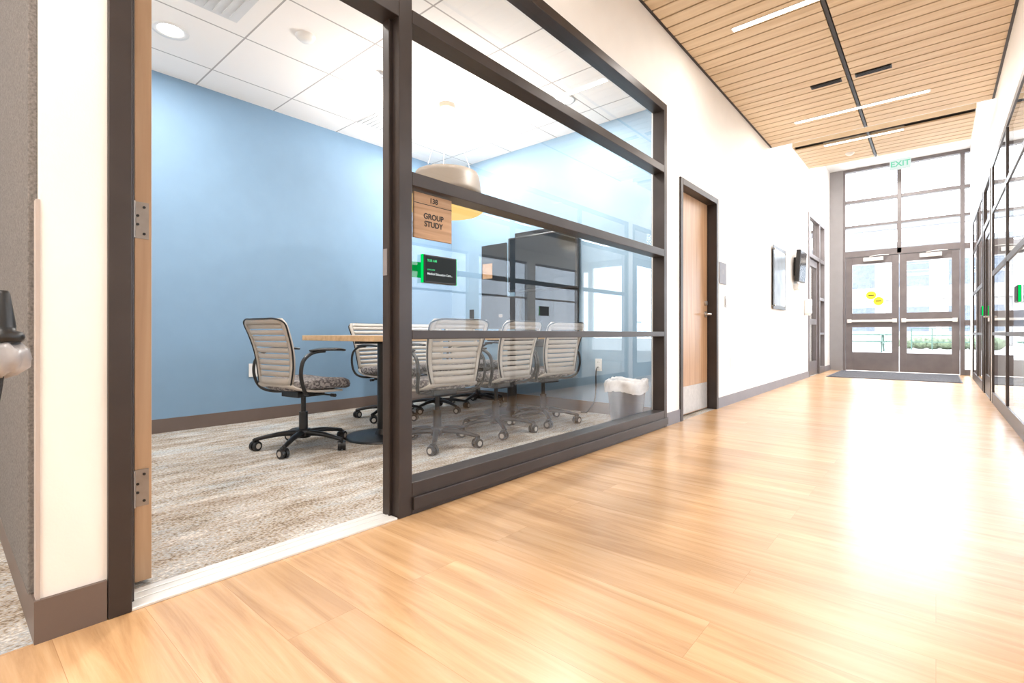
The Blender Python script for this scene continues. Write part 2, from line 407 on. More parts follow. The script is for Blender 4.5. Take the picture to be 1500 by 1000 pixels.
pan = MB().box(-4.3, WX-0.045, 0.152, 0.17, 0.105, RZ)
pan.make('acoustic_panel', 'felt', label='grey woven fabric acoustic panel covering a side wall', cat='wall panel', bevel=0.003)

# back rooms
struct('wall_storage', MB().box(-3.4, -3.3, FY+0.05, EY, 0, CZ).box(-3.3, WB, 5.4, 5.5, 0, CZ).box(-3.3, WB, 9.5, 9.6, 0, CZ).box(-3.3, WB, EY-0.1, EY, 0, CZ), 'white')
struct('ceiling.002', MB().box(-3.3, WB, FY+0.05, EY, 2.95, 3.0), 'tile')

def slats(name, x0, x1, y0, y1, z, gapx=None, fascia=False):
    c = MB(); c.box(x0, x1, y0, y1, z+0.03, z+0.06, 1)
    y = y1
    pitch = 0.142
    while y-pitch > y0-0.001:
        segs = [(x0, x1)] if gapx is None else [(x0, gapx-0.02), (gapx+0.02, x1)]
        for a, b in segs: c.box(a, b, y-pitch+0.017, y, z, z+0.018, 0)
        y -= pitch
    if fascia:
        c.box(x0, x1, y0-0.012, y0, z, z+0.10, 0).box(x0-0.012, x0, y0-0.012, y1, z, z+0.10, 0)
    if gapx is not None: c.box(gapx-0.012, gapx+0.012, y0, y1, z-0.002, z+0.03, 1)
    return struct(name, c, ['slat', 'black'])
slats('ceiling.003', WX+0.02, RX-0.02, -3.2, 7.28, CZ, -0.64)
slats('ceiling.004', -1.45, 0.34, 8.60-8*0.142+0.016, 8.60, CZ, -0.64, True)
struct('ceiling.005', MB().box(WX, RX, 7.30, EY, HZ, HZ+0.1).box(WX, RX, 7.285, 7.30, CZ+0.0, HZ), 'white')
struct('ceiling.006', MB().box(WX, RX, -3.2, 7.285, CZ+0.075, CZ+0.12), 'white')
struct('trim_3', MB().box(WX, WX+0.02, -3.2, 7.28, CZ-0.004, CZ+0.03).box(RX-0.02, RX, -3.2, 7.28, CZ-0.004, CZ+0.03), 'bronze')

# ------------------------------------------------------------------ window 1 and door frame
FX0, FX1 = WX+0.015, WX-0.085
f = MB()
f.box(WB, FX0, 0.30, 0.352, 0, 2.62)
f.box(WB+0.02, FX0-0.045, 0.352, 0.366, 0, 2.06)
f.box(FX1, FX0, 1.235, 1.302, 0, 2.62)
f.box(FX1+0.01, FX0-0.045, 1.218, 1.235, 0, 2.06)
f.box(FX1, FX0, 0.352, 1.235, 2.055, 2.12)
f.box(FX1, FX0, 0.352, 1.235, 2.56, 2.62)
f.box(FX1, FX0, 1.302, 3.835, 2.56, 2.62)
f.box(FX1, FX0, 1.302, 3.835, 2.058, 2.115)
f.box(FX1, FX0, 1.302, 3.835, 1.38, 1.437)
f.box(FX1, FX0, 1.302, 3.835, 0.735, 0.773)
f.box(FX1, FX0, 1.302, 3.835, 0.0, 0.135)
f.box(FX1, FX0, 3.835, 3.888, 0, 2.62)
f.box(FX0, FX0+0.012, 1.302, 3.888, 0.02, 0.075)
w1 = struct('window_1', f, 'bronze', 0.003)
g = MB()
GX = -1.722
for z0, z1 in ((0.135, 0.735), (0.773, 1.38), (1.437, 2.058), (2.115, 2.56)):
    g.quad((GX, 1.302, z0), (GX, 3.835, z0), (GX, 3.835, z1), (GX, 1.302, z1))
g.quad((GX, 0.352, 2.12), (GX, 1.235, 2.12), (GX, 1.235, 2.56), (GX, 0.352, 2.56))
g.make('glass', 'glass', parent=w1)
MB().box(-1.748, -1.722, 1.2155, 1.2185, 1.0, 1.11).make('strike_plate', 'gray', parent=w1, label='steel strike plate')

# open door leaf
d = struct('door_1', MB().box(-2.73, -1.822, 0.390, 0.433, 0.012, 2.04), 'doorwood', 0.002)
for z in (1.10, 0.295, 1.85):
    h = MB().box(-1.8225, -1.819, 0.391, 0.425, z-0.055, z+0.055)
    for zz in (-0.04, -0.013, 0.013, 0.04): h.cyl((-1.8195, 0.405+0.008*(1 if zz*zz > 0.001 else -1), z+zz), (-1.8165, 0.405+0.008*(1 if zz*zz > 0.001 else -1), z+zz), 0.004, seg=10, mi=1)
    h.cyl((-1.812, 0.384, z-0.055), (-1.812, 0.384, z+0.055), 0.007, seg=12)
    h.make('hinge', ['hinge', 'dark'], parent=d)
hd = MB()
hd.cyl((-2.66, 0.433, 0.95), (-2.66, 0.49, 0.95), 0.010).tube([(-2.66, 0.485, 0.95), (-2.62, 0.492, 0.95), (-2.54, 0.49, 0.95)], 0.009)
hd.cyl((-2.66, 0.39, 0.95), (-2.66, 0.36, 0.95), 0.010)
hd.make('door_handle', 'steel', parent=d)

# storage door (door_2)
f = MB(); X0, X1 = WX+0.015, WB
f.box(X1, X0, 4.178, 4.232, 0, 2.11).box(X1, X0, 5.096, 5.15, 0, 2.11).box(X1, X0, 4.232, 5.096, 2.055, 2.11)
f.box(X1, X1+0.03, 5.082, 5.096, 0, 2.055)
d2 = struct('door_2', f, 'bronze', 0.003)
MB().box(X1+0.0, X1+0.044, 4.236, 5.082, 0.012, 2.052).make('door_leaf', 'doorwood2', parent=d2, label='warm cherry veneer door leaf')
MB().box(X1+0.044, X1+0.047, 4.26, 5.07, 0.02, 0.27).make('kick_plate', 'kick', parent=d2, label='brushed steel kick plate')
hx = X1+0.044
h = MB().cyl((hx, 5.02, 0.95), (hx+0.012, 5.02, 0.95), 0.03).cyl((hx+0.01, 5.02, 0.95), (hx+0.06, 5.02, 0.95), 0.010)
h.tube([(hx+0.058, 5.02, 0.95), (hx+0.064, 4.98, 0.95), (hx+0.06, 4.90, 0.95)], 0.009).cyl((hx, 5.02, 1.06), (hx+0.02, 5.02, 1.06), 0.024)
h.make('door_handle', 'steel', parent=d2)

# glazed door further along the left wall
f = MB()
f.box(WB, X0, 9.85, 9.92, 0, 2.87).box(WB, X0, 11.37, 11.44, 0, 2.87).box(WB, X0, 10.85, 10.92, 0, 2.87)
for z0, z1 in ((2.80, 2.87), (2.1, 2.17)): f.box(WB, X0, 9.92, 11.37, z0, z1)
for z0, z1 in ((1.38, 1.44), (0.735, 0.775), (0, 0.12)): f.box(WB, X0, 10.92, 11.37, z0, z1)
d3 = struct('door_3', f, 'bronzehaze', 0.003)
l = MB().box(-1.745, -1.70, 9.93, 10.03, 0.01, 2.09).box(-1.745, -1.70, 10.75, 10.845, 0.01, 2.09).box(-1.745, -1.70, 10.03, 10.75, 1.97, 2.09).box(-1.745, -1.70, 10.03, 10.75, 0.01, 0.25).box(-1.745, -1.70, 10.03, 10.75, 0.92, 1.02)
l.make('door_leaf', 'bronzehaze', parent=d3)
g = MB().quad((-1.71, 10.03, 0.25), (-1.71, 10.75, 0.25), (-1.71, 10.75, 1.97), (-1.71, 10.03, 1.97))
g.quad((-1.70, 9.92, 2.17), (-1.70, 11.37, 2.17), (-1.70, 11.37, 2.8), (-1.70, 9.92, 2.8))
g.quad((-1.70, 10.92, 0.12), (-1.70, 11.37, 0.12), (-1.70, 11.37, 2.1), (-1.70, 10.92, 2.1))
g.make('glass', 'glass', parent=d3)

# ------------------------------------------------------------------ right wall
w = MB()
w.box(RX, RB, -3.2, 1.5, 0, CZ).box(RX, RB, 1.5, 7.56, 2.62, CZ).box(RX, RB, 7.56, 7.72, 0, CZ)
w.box(RX, RB, 7.30, 7.72, CZ, HZ).box(RX, RB, 7.72, EY, 2.62, HZ).box(RX, RB, 8.80, 8.95, 0, 2.62).box(RX, RB, 11.3, EY, 0, 2.62)
struct('wall_right', w, 'white')
def glazing(name, y0, y1, vs):
    f = MB(); a, b = RX-0.006, RX+0.04
    f.box(a, b, y0, y0+0.06, 0, 2.62).box(a, b, y1-0.06, y1, 0, 2.62)
    for v in vs: f.box(a, b, v-0.025, v+0.025, 0.125, 2.555)
    for z0, z1 in ((0, 0.12), (0.737, 0.771), (1.38, 1.435), (2.06, 2.113), (2.565, 2.62)):
        f.box(a+0.002, b-0.002, y0+0.06, y1-0.06, z0, z1)
    o = struct(name, f, 'bronze', 0.002)
    gx = RX+0.004
    g = MB().quad((gx, y0+0.06, 0.12), (gx, y0+0.06, 2.565), (gx, y1-0.06, 2.565), (gx, y1-0.06, 0.12))
    g.make('glass', 'glass', parent=o); return o
glazing('window_2', 1.5, 7.56, [3.0, 4.6, 6.1])
glazing('window_3', 8.95, 11.3, [10.1])
f = MB(); a, b = RX-0.008, RX+0.06
f.box(a, b, 7.72, 7.79, 0, 2.62).box(a, b, 8.73, 8.80, 0, 2.62).box(a, b, 7.79, 8.73, 2.055, 2.12).box(a, b, 7.79, 8.73, 2.555, 2.62)
d4 = struct('door_4', f, 'bronze', 0.003)
MB().box(0.475, 0.52, 7.795, 7.89, 0.01, 2.05).box(0.475, 0.52, 8.63, 8.725, 0.01, 2.05).box(0.475, 0.52, 7.89, 8.63, 1.94, 2.05).box(0.475, 0.52, 7.89, 8.63, 0.01, 0.25).make('door_leaf', 'bronze', parent=d4)
MB().cyl((0.475, 7.84, 0.95), (0.43, 7.84, 0.95), 0.01).tube([(0.432, 7.84, 0.95), (0.426, 7.88, 0.95), (0.43, 7.96, 0.95)], 0.009).make('door_handle', 'steel', parent=d4)
g = MB().quad((0.48, 7.79, 2.12), (0.48, 7.79, 2.555), (0.48, 8.73, 2.555), (0.48, 8.73, 2.12))
g.quad((0.482, 7.89, 0.25), (0.482, 7.89, 1.94), (0.482, 8.63, 1.94), (0.482, 8.63, 0.25)); g.make('glass', 'glass', parent=d4)
# daylit room beyond the right glazing, windows on two sides
w = MB().box(4.1, 4.2, -3.2, EY, 0, 0.75).box(4.1, 4.2, -3.2, EY, 2.5, 2.9).box(RB, 4.1, 1.3, 1.4, 0, 2.9)
w.box(RB, 4.1, EY-0.1, EY, 0, 0.3).box(RB, 4.1, EY-0.1, EY, 2.6, 2.9)
for x in (RB, 1.7, 2.85, 3.95): w.box(x, x+0.12, EY-0.1, EY, 0.3, 2.6)
for y in (1.4, 3.4, 5.4, 7.4, 9.4, 11.6): w.box(4.1, 4.2, y, y+0.3, 0.75, 2.5)
struct('wall_outer', w, 'white')
wp = struct('window_5', MB().box(4.13, 4.17, 1.7, 11.6, 0.75, 0.80).box(4.13, 4.17, 1.7, 11.6, 2.45, 2.5).box(4.13, 4.17, 1.7, 11.6, 1.6, 1.64), 'bronzehaze')
MB().quad((4.15, 1.4, 0.75), (4.15, 1.4, 2.5), (4.15, 12.0, 2.5), (4.15, 12.0, 0.75)).make('glass', 'tint', parent=wp)
struct('ceiling.007', MB().box(RB, 4.2, -3.2, EY, RZ+0.02, RZ+0.08), 'tile')

# ------------------------------------------------------------------ end wall storefront
struct('trim_4', MB().box(WX, -1.45, EY-0.06, EY+0.1, 0, HZ), 'gray')
f = MB(); a, b = EY-0.05, EY+0.08
f.box(-1.45, RX, a, b, 4.04, HZ).box(-1.45, -1.41, a, b, 0, 4.04).box(-0.575, -0.505, a, b, 2.32, 4.04)
f.box(0.335, 0.40, a, b, 0, 4.04).box(-1.41, 0.335, a, b, 2.30, 2.42)
for z0, z1 in ((3.40, 3.46), (2.90, 2.945)):
    f.box(-1.41, -0.575, a, b, z0, z1).box(-0.505, 0.335, a, b, z0, z1).box(0.40, RX, a, b, z0, z1)
f.box(0.40, RX, a, b, 2.30, 2.40).box(0.40, RX, a, b, 0, 0.1).box(0.40, RX, a, b, 0.9, 1.0)
w4 = struct('window_4', f, 'bronzehaze', 0.003)
g = MB()
for x0, x1, z0, z1 in ((-1.41, -0.575, 2.42, 4.04), (-0.505, 0.335, 2.42, 4.04), (0.40, RX, 0.1, 4.04)):
    g.quad((x0, EY+0.01, z0), (x1, EY+0.01, z0), (x1, EY+0.01, z1), (x0, EY+0.01, z1))
g.make('glass', 'glass2', parent=w4)
def ext_door(name, x0, x1):
    f = MB(); a, b = EY-0.03, EY+0.02
    f.box(x0, x0+0.11, a, b, 0.01, 2.295).box(x1-0.11, x1, a, b, 0.01, 2.295)
    f.box(x0+0.11, x1-0.11, a, b, 2.15, 2.295).box(x0+0.11, x1-0.11, a, b, 0.88, 1.16).box(x0+0.11, x1-0.11, a, b, 0.01, 0.38)
    o = struct(name, f, 'bronzehaze', 0.003)
    g = MB()
    for z0, z1 in ((0.38, 0.88), (1.16, 2.15)):
        g.quad((x0+0.11, EY, z0), (x1-0.11, EY, z0), (x1-0.11, EY, z1), (x0+0.11, EY, z1))
    g.make('glass', 'glass2', parent=o)
    p = MB().box(x0+0.03, x1-0.03, a-0.055, a-0.02, 0.985, 1.03).box(x0+0.03, x0+0.10, a-0.06, a, 0.97, 1.045).box(x1-0.10, x1-0.03, a-0.06, a, 0.97, 1.045)
    p.make('push_bar', 'alu', parent=o, bevel=0.004, label='brushed steel panic push bar')
    c = MB().box(x0+0.30, x0+0.62, a-0.06, a, 2.20, 2.27).tube([(x0+0.4, a-0.05, 2.285), (x0+0.55, a-0.16, 2.29), (x0+0.70, a-0.03, 2.30)], 0.008)
    c.make('door_closer', 'alu', parent=o)
    return o
dl = ext_door('door_5', -1.405, -0.545)
dr = ext_door('door_6', -0.535, 0.33)
for x, z in ((-0.985, 1.52), (-0.865, 1.40)):
    s = MB().cyl((x, EY-0.002, z), (x, EY-0.006, z), 0.082, seg=32)
    st = s.make('sticker', 'yellow', label='round yellow sticker on a glass door pane', cat='sticker', group='yellow stickers on the entrance door')
    MB().box(x-0.045, x+0.045, EY-0.008, EY-0.006, z-0.008, z+0.008).make('sticker_band', 'ink', parent=st)
m = MB().box(-1.46, 0.31, 10.15, 11.98, 0.0, 0.010)
for i in range(44): m.box(-1.44, 0.29, 10.17+i*0.041, 10.19+i*0.041, 0.010, 0.014)
m.make('entrance_mat', 'mat', label='ribbed charcoal entrance mat in front of the glass doors', cat='mat')

# ------------------------------------------------------------------ lights in the ceiling
def lamp(name, typ, loc, power, color=(1, 0.965, 0.92), size=0.2, size_y=None, rot=(0, 0, 0), parent=None):
    L = bpy.data.lights.new(name, typ); L.energy = power; L.color = color
    if typ == 'AREA':
        L.size = size
        if size_y: L.shape = 'RECTANGLE'; L.size_y = size_y
        else: L.shape = 'DISK'
    o = bpy.data.objects.new(name, L); COL.objects.link(o); o.location = loc; o.rotation_euler = rot
    if parent: o.parent = parent
    return o
def strip(y, x0=-1.26, x1=-0.05, z=CZ, p=26, lens='glow'):
    cx = (x0+x1)/2
    e = MB().box(x0-cx-0.01, x1-cx+0.01, -0.032, 0.032, -0.004, 0.03).make('linear_light', 'alu', loc=(cx, y, z),
        label='slim glowing linear light recessed across the slatted wood ceiling', cat='ceiling light', group='linear lights in the wood ceiling')
    MB().box(x0-cx, x1-cx, -0.026, 0.026, -0.007, -0.004).make('lens', lens, parent=e)
    lamp('strip_lamp', 'AREA', (0, 0, -0.02), p, size=x1-x0, size_y=0.05, parent=e)
strip(-0.47, p=34); strip(1.89, p=9); strip(4.25, p=22); strip(6.61, p=28)
strip(7.66, -1.12, -0.3, p=14)
for x0, x1 in ((-0.96, -0.70), (-0.59, -0.31)):
    v = MB().box(x0, x1, 5.735, 5.81, CZ-0.006, CZ+0.01)
    for k in range(3): v.box(x0+0.01, x1-0.01, 5.745+k*0.022, 5.755+k*0.022, CZ-0.009, CZ-0.006, 1)
    v.make('air_vent', ['black', 'dark'], label='black linear slot air vent in the wood slat ceiling', cat='air vent', group='slot vents in the wood ceiling')
def downlight(x, y, p=24):
    e = MB().lathe([(0.105, 0.004), (0.105, -0.006), (0.078, -0.004), (0.07, 0.01)], seg=36).make('downlight', 'whitepl', loc=(x, y, RZ),
        label='round white recessed downlight in the tile ceiling', cat='downlight', group='recessed downlights in the study room')
    MB().cyl((0, 0, -0.002), (0, 0, 0.003), 0.072, seg=32).make('lens', 'glowdim', parent=e)
    lamp('downlight_lamp', 'AREA', (0, 0, -0.012), p, size=0.13, parent=e)
downlight(-3.82, 1.01, 24); downlight(-3.82, 3.49, 34); downlight(-2.42, 3.49, 30); downlight(-2.42, 1.01, 30)
MB().lathe([(0.0, -0.035), (0.035, -0.034), (0.05, -0.02), (0.055, -0.018), (0.065, 0.0)]).make('smoke_detector', 'whitepl', loc=(-3.21, 1.62, RZ), label='white round smoke detector on the tile ceiling', cat='smoke detector')
MB().lathe([(0.0, -0.004), (0.10, -0.006), (0.11, 0.0)]).make('ceiling_speaker', 'whitepl', loc=(-3.14, 3.52, RZ), label='flat round white speaker grille in the ceiling', cat='speaker')
MB().lathe([(0.035, 0.004), (0.03, -0.008), (0.01, -0.012), (0.008, -0.035), (0.022, -0.037), (0.022, -0.04), (0.0, -0.041)]).make('sprinkler_head', 'alu', loc=(-3.21, 2.24, RZ), label='small metal fire sprinkler head below the ceiling', cat='sprinkler')
for x0, y0 in ((-3.40, 0.93), (-4.14, 2.594)):
    v = MB().box(x0, x0+0.33, y0, y0+0.33, RZ-0.006, RZ)
    for k in range(6): v.box(x0+0.03, x0+0.30, y0+0.035+k*0.048, y0+0.055+k*0.048, RZ-0.012, RZ-0.006, 0)
    v.make('ceiling_diffuser', 'vent', bevel=0.002, label='small square grey air grille set in the tile ceiling', cat='air vent', group='air grilles in the study room ceiling')

# pendant lamp
PX, PY = -3.23, 2.90
pe = empty('pendant_lamp', (PX, PY, RZ), 'large tan spun metal drum pendant with amber diffuser', 'pendant lamp')
MB().lathe([(0.0, -0.045), (0.065, -0.045), (0.07, -0.04), (0.07, 0.0)]).make('canopy', 'shade', parent=pe)
for k in range(3):
    a = k*2*math.pi/3+0.5
    MB().cyl((0.02*math.cos(a), 0.02*math.sin(a), -0.04), (0.22*math.cos(a), 0.22*math.sin(a), -0.60), 0.0015, seg=6).make('cable', 'gray', parent=pe)
zt = 2.15-RZ; zb = 1.95-RZ
MB().lathe([(0.215, zt-0.02), (0.24, zt), (0.268, zt-0.008), (0.285, zt-0.05), (0.298, zb+0.04), (0.31, zb), (0.30, zb), (0.282, zb+0.05), (0.262, zt-0.05), (0.215, zt-0.02)], seg=56).make('lamp_shade', 'shade', parent=pe)
MB().lathe([(0.30, zb-0.003), (0.325, zb-0.03), (0.33, zb-0.08), (0.315, zb-0.125), (0.285, zb-0.145), (0.0, zb-0.15)], seg=56).make('diffuser', 'gold', parent=pe, label='glowing amber diffuser bowl')
lamp('pendant_lamp_up', 'AREA', (0, 0, zt-0.03), 44, size=0.36, rot=(math.pi, 0, 0), parent=pe)
lamp('pendant_lamp_down', 'AREA', (0, 0, zb-0.16), 2.5, size=0.5, color=(1, 0.92, 0.8), parent=pe)

# ------------------------------------------------------------------ conference table
te = empty('conference_table', (-3.10, 2.88, 0), 'long light oak conference table on black disc pedestals', 'table')
MB().box(-0.46, 0.46, -1.11, 1.20, 0.708, 0.745).make('table_top', 'tablewood', parent=te, bevel=0.002)
for yy in (-0.72, 0.74):
    MB().lathe([(0.0, 0.022), (0.06, 0.024), (0.26, 0.014), (0.275, 0.008), (0.275, 0.0)]).cyl((0, 0, 0.02), (0, 0, 0.69), 0.045, seg=28).cyl((0, 0, 0.02), (0, 0, 0.06), 0.065, 0.047, seg=28).box(-0.3, 0.3, -0.03, 0.03, 0.685, 0.708).box(-0.03, 0.03, -0.22, 0.22, 0.685, 0.708).make('pedestal', 'black', parent=te, loc=(0.0, yy, 0))

# ------------------------------------------------------------------ office chair
def build_chair(loc, rz, label):
    e = empty('office_chair', loc, label, 'chair', rot=(0, 0, rz), group='office chairs around the conference table')
    def P(u, v):
        w_ = 0.175+0.055*(v**0.6) - (0.03*max(0, (v-0.9)/0.1)**2)
        return (w_*u, -0.20-0.10*v+0.028*u*u*(0.5+0.5*v)+0.03*math.sin(math.pi*v), 0.44+0.41*v)
    b = MB()
    for sgn in (-1, 1):
        b.patch(P, sgn*0.86 if sgn > 0 else -1.0, 1.0 if sgn > 0 else -0.86, 0, 1, 2, 14, 0.016)
    b.patch(P, -0.86, 0.86, 0.92, 1.0, 12, 2, 0.018)
    b.patch(P, -0.86, 0.86, 0.0, 0.10, 12, 2, 0.016)
    n = 9
    for k in range(n):
        v0 = 0.10+0.82*(k+0.20)/n; v1 = 0.10+0.82*(k+1)/n
        b.patch(P, -0.88, 0.88, v0, v1, 12, 1, 0.010)
    b.make('backrest', 'taupe', parent=e)
    pts = []
    for v in (0.0, 0.25, 0.5, 0.75, 0.93): q = P(-1, v); pts.append((q[0]-0.001, q[1]-0.016, q[2]))
    for u in (-0.8, -0.4, 0, 0.4, 0.8): q = P(u, 1.0); pts.append((q[0], q[1]-0.018, q[2]-0.002))
    for v in (0.93, 0.75, 0.5, 0.25, 0.0): q = P(1, v); pts.append((q[0]+0.001, q[1]-0.016, q[2]))
    MB().tube(pts, 0.005, seg=8, sub=4).make('back_frame', 'dark', parent=e, label='thin dark metal outer back frame')
    sh = MB()
    def Q(u, v):
        a = v*math.pi/2
        return (0.18*u*(1+0.2*math.sin(a)), -0.195+0.14*(1-math.cos(a))+0.20*v*v, 0.45-0.06*math.sin(a))
    nu, nv = 10, 8; vs = []; K = (nu+1)*(nv+1)
    for sd in (0, 1):
        for j in range(nv+1):
            for i in range(nu+1):
                p = Q(-1+2*i/nu, j/nv); vs.append((p[0], p[1]-sd*0.012*(1-j/nv), p[2]-sd*0.014))
    fs = []
    ix = lambda i, j, s_: s_*K+j*(nu+1)+i
    for j in range(nv):
        for i in range(nu):
            fs.append((ix(i,j,0), ix(i+1,j,0), ix(i+1,j+1,0), ix(i,j+1,0))); fs.append((ix(i,j,1), ix(i,j+1,1), ix(i+1,j+1,1), ix(i+1,j,1)))
        fs.append((ix(0,j,0), ix(0,j+1,0), ix(0,j+1,1), ix(0,j,1))); fs.append((ix(nu,j,0), ix(nu,j,1), ix(nu,j+1,1), ix(nu,j+1,0)))
    for i in range(nu):
        fs.append((ix(i,0,0), ix(i,0,1), ix(i+1,0,1), ix(i+1,0,0))); fs.append((ix(i,nv,0), ix(i+1,nv,0), ix(i+1,nv,1), ix(i,nv,1)))
    sh._add(vs, fs, 0, True)
    sh.make('seat_shell', 'taupe', parent=e)
    st = MB(); rings = [(0.93, 0.395), (1.0, 0.405), (1.02, 0.425), (0.99, 0.448), (0.88, 0.460), (0.5, 0.463), (0.0, 0.461)]
    vs = []; seg = 36
    for sc, z in rings:
        for i in range(seg):
            a = 2*math.pi*i/seg; ca, sa = math.cos(a), math.sin(a)
            ex = 0.55
            x = math.copysign(abs(ca)**ex, ca)*0.23*sc; y = math.copysign(abs(sa)**ex, sa)*0.225*sc+0.035
            zz = z - (0.022*max(0, (y-0.10)/0.16)**2) + 0.012*(abs(x)/0.235)**2
            vs.append((x, y, zz))
    st._add(vs, [(j*seg+i, j*seg+(i+1) % seg, (j+1)*seg+(i+1) % seg, (j+1)*seg+i) for j in range(len(rings)-1) for i in range(seg)], 0, True)
    st._add(vs, [tuple(reversed(range(seg)))], 0)
    st.make('seat', 'fabric', parent=e, label='seat cushion in dark patterned fabric')
    for sg in (-1, 1):
        a = MB().tube([(sg*0.10, -0.06, 0.375), (sg*0.20, -0.11, 0.375), (sg*0.25, -0.16, 0.41), (sg*0.262, -0.19, 0.50), (sg*0.262, -0.175, 0.59), (sg*0.258, -0.11, 0.638), (sg*0.256, -0.02, 0.648)], 0.012, seg=10, flat=0.8)
        a.tube([(sg*0.256, -0.12, 0.652), (sg*0.256, -0.06, 0.657), (sg*0.256, 0.05, 0.657), (sg*0.250, 0.13, 0.650)], 0.03, seg=14, flat=0.36, rs=[0.018, 0.027, 0.028, 0.020])
        a.make('armrest', 'black', parent=e)
    MB().box(-0.09, 0.09, -0.10, 0.10, 0.345, 0.385).cyl((0.06, 0.02, 0.365), (0.25, 0.05, 0.36), 0.006, seg=8).cyl((0.23, 0.047, 0.36), (0.265, 0.052, 0.36), 0.011, seg=10).make('tilt_mechanism', 'black', parent=e, bevel=0.01)
    MB().cyl((0, 0, 0.08), (0, 0, 0.24), 0.028, seg=20).cyl((0, 0, 0.24), (0, 0, 0.35), 0.016, seg=16).make('gas_column', 'black', parent=e)
    bs = MB().lathe([(0.0, 0.125), (0.045, 0.125), (0.05, 0.11), (0.045, 0.07), (0.0, 0.068)], seg=24)
    BR = 0.295
    for k in range(5):
        an = 2*math.pi*k/5+0.3; ca, sa = math.cos(an), math.sin(an)
        bs.tube([(0.03*ca, 0.03*sa, 0.10), (0.15*ca, 0.15*sa, 0.098), (BR*ca, BR*sa, 0.072)], 0.02, seg=10, rs=[0.026, 0.020, 0.014], flat=0.8)
    base = bs.make('star_base', 'dark', parent=e)
    for k in range(5):
        an = 2*math.pi*k/5+0.3; c = Vector((BR*math.cos(an), BR*math.sin(an), 0))
        t = random.random()*3; ax = Vector((math.cos(t), math.sin(t), 0)); fw = Vector((-ax.y, ax.x, 0))
        w_ = MB().cyl(c+Vector((0, 0, 0.05)), c+Vector((0, 0, 0.078)), 0.009, seg=10)
        cc = c+fw*0.012+Vector((0, 0, 0.030))
        for sd in (-1, 1): w_.cyl(cc+ax*sd*0.006, cc+ax*sd*0.025, 0.030, seg=22, mi=0)
        for sd in (-1, 1): w_.cyl(cc+ax*sd*0.025, cc+ax*sd*0.027, 0.017, seg=16, mi=1)
        w_.cyl(cc-ax*0.010, cc+ax*0.010, 0.022, seg=16)
        w_.tube([cc+fw*0.03-Vector((0, 0, 0.0)), cc+fw*0.012+Vector((0, 0, 0.031)), cc-fw*0.016+Vector((0, 0, 0.031))], 0.010, seg=8, sub=3)
        w_.make('caster', ['black', 'taupe'], parent=base)
    return e
ch = build_chair((-3.20, 1.60, 0), math.radians(7), 'taupe slatted-back office chair at the head of the table')
def chair_copy(x, y, rz, label):
    n = copy_tree(ch); n.location = (x, y, 0); n.rotation_euler = (0, 0, math.radians(rz)); n['label'] = label; return n
near = 'taupe slatted-back office chair tucked under the table beside the glass'
far = 'taupe slatted-back office chair between the table and the blue wall'
chair_copy(-2.58, 2.23, 82, near); chair_copy(-2.58, 2.82, 92, near); chair_copy(-2.56, 3.40, 84, near)
chair_copy(-3.74, 2.67, -82, far); chair_copy(-3.74, 3.24, -95, far); chair_copy(-3.74, 3.80, -88, far)

# ------------------------------------------------------------------ TV wall etc.
mp_ = MB().box(-3.46, -2.66, FY-0.035, FY, 0.62, 1.84).make('media_panel', 'black', bevel=0.003, label='dark wall panel behind the television', cat='wall panel')
tv = MB().box(-3.50, -2.62, FY-0.10, FY-0.055, 1.20, 1.78).box(-3.2, -2.9, FY-0.06, FY-0.036, 1.35, 1.6).make('television', 'black', bevel=0.006, label='large black flat television mounted on the dark panel', cat='television')
MB().box(-3.48, -2.64, FY-0.102, FY-0.100, 1.22, 1.76).make('screen', 'screen', parent=tv)
nb = MB().box(-3.97, -3.60, FY-0.025, FY, 1.05, 1.76).make('reflection_board', 'black', bevel=0.003, label='dark board standing in for a reflection in the glass, with a small tan sheet', cat='reflection stand-in')  # stands in for the opposite door and sign reflected in the glass
MB().box(-3.95, -3.80, FY-0.028, FY-0.025, 1.38, 1.55).make('reflected_sign', 'signwood', parent=nb, label='tan sheet standing in for the reflected sign')
e = empty('desktop_display', (-3.22, 3.58, 0.745), 'dark framed display on a stand on the table', 'monitor', rot=(0, 0, math.radians(28)))
rt = Matrix.Rotation(math.radians(-10), 4, 'X')
MB().box(-0.20, 0.20, -0.008, 0.010, 0.06, 0.38, rot=rt).make('bezel', 'black', parent=e)
MB().box(-0.190, 0.190, -0.010, -0.008, 0.070, 0.370, rot=rt).make('screen', 'darkscreen', parent=e)
MB().box(-0.11, 0.11, -0.07, 0.10, 0, 0.008).box(-0.02, 0.02, 0.02, 0.04, 0.008, 0.20).make('stand', 'gray', parent=e, bevel=0.003)
def outlet(loc, rz, mat, label):
    e = MB().box(-0.036, 0.036, -0.006, 0, -0.058, 0.058).make('power_outlet', mat, loc=loc, rot=(0, 0, rz), bevel=0.002, label=label, cat='power outlet', group='wall outlets')
    for z in (-0.025, 0.025):
        o = MB().box(-0.017, 0.017, -0.008, -0.006, z-0.014, z+0.014).box(-0.008, -0.005, -0.0085, -0.008, z-0.005, z+0.006, 1).box(0.005, 0.008, -0.0085, -0.008, z-0.005, z+0.006, 1)
        o.make('socket', [mat, 'ink'], parent=e)
    return e
outlet((BX, 1.80, 0.44), R90, 'whitepl', 'white power outlet plate on the blue wall')
outlet((-4.15, FY, 0.98), 0, 'black', 'black power outlet plate on the end wall')
oc = outlet((-2.44, FY, 0.46), 0, 'whitepl', 'white power outlet plate with a cord near the chairs')
outlet((WX, 5.60, 0.44), R90, 'whitepl', 'white power outlet plate low on the corridor wall')
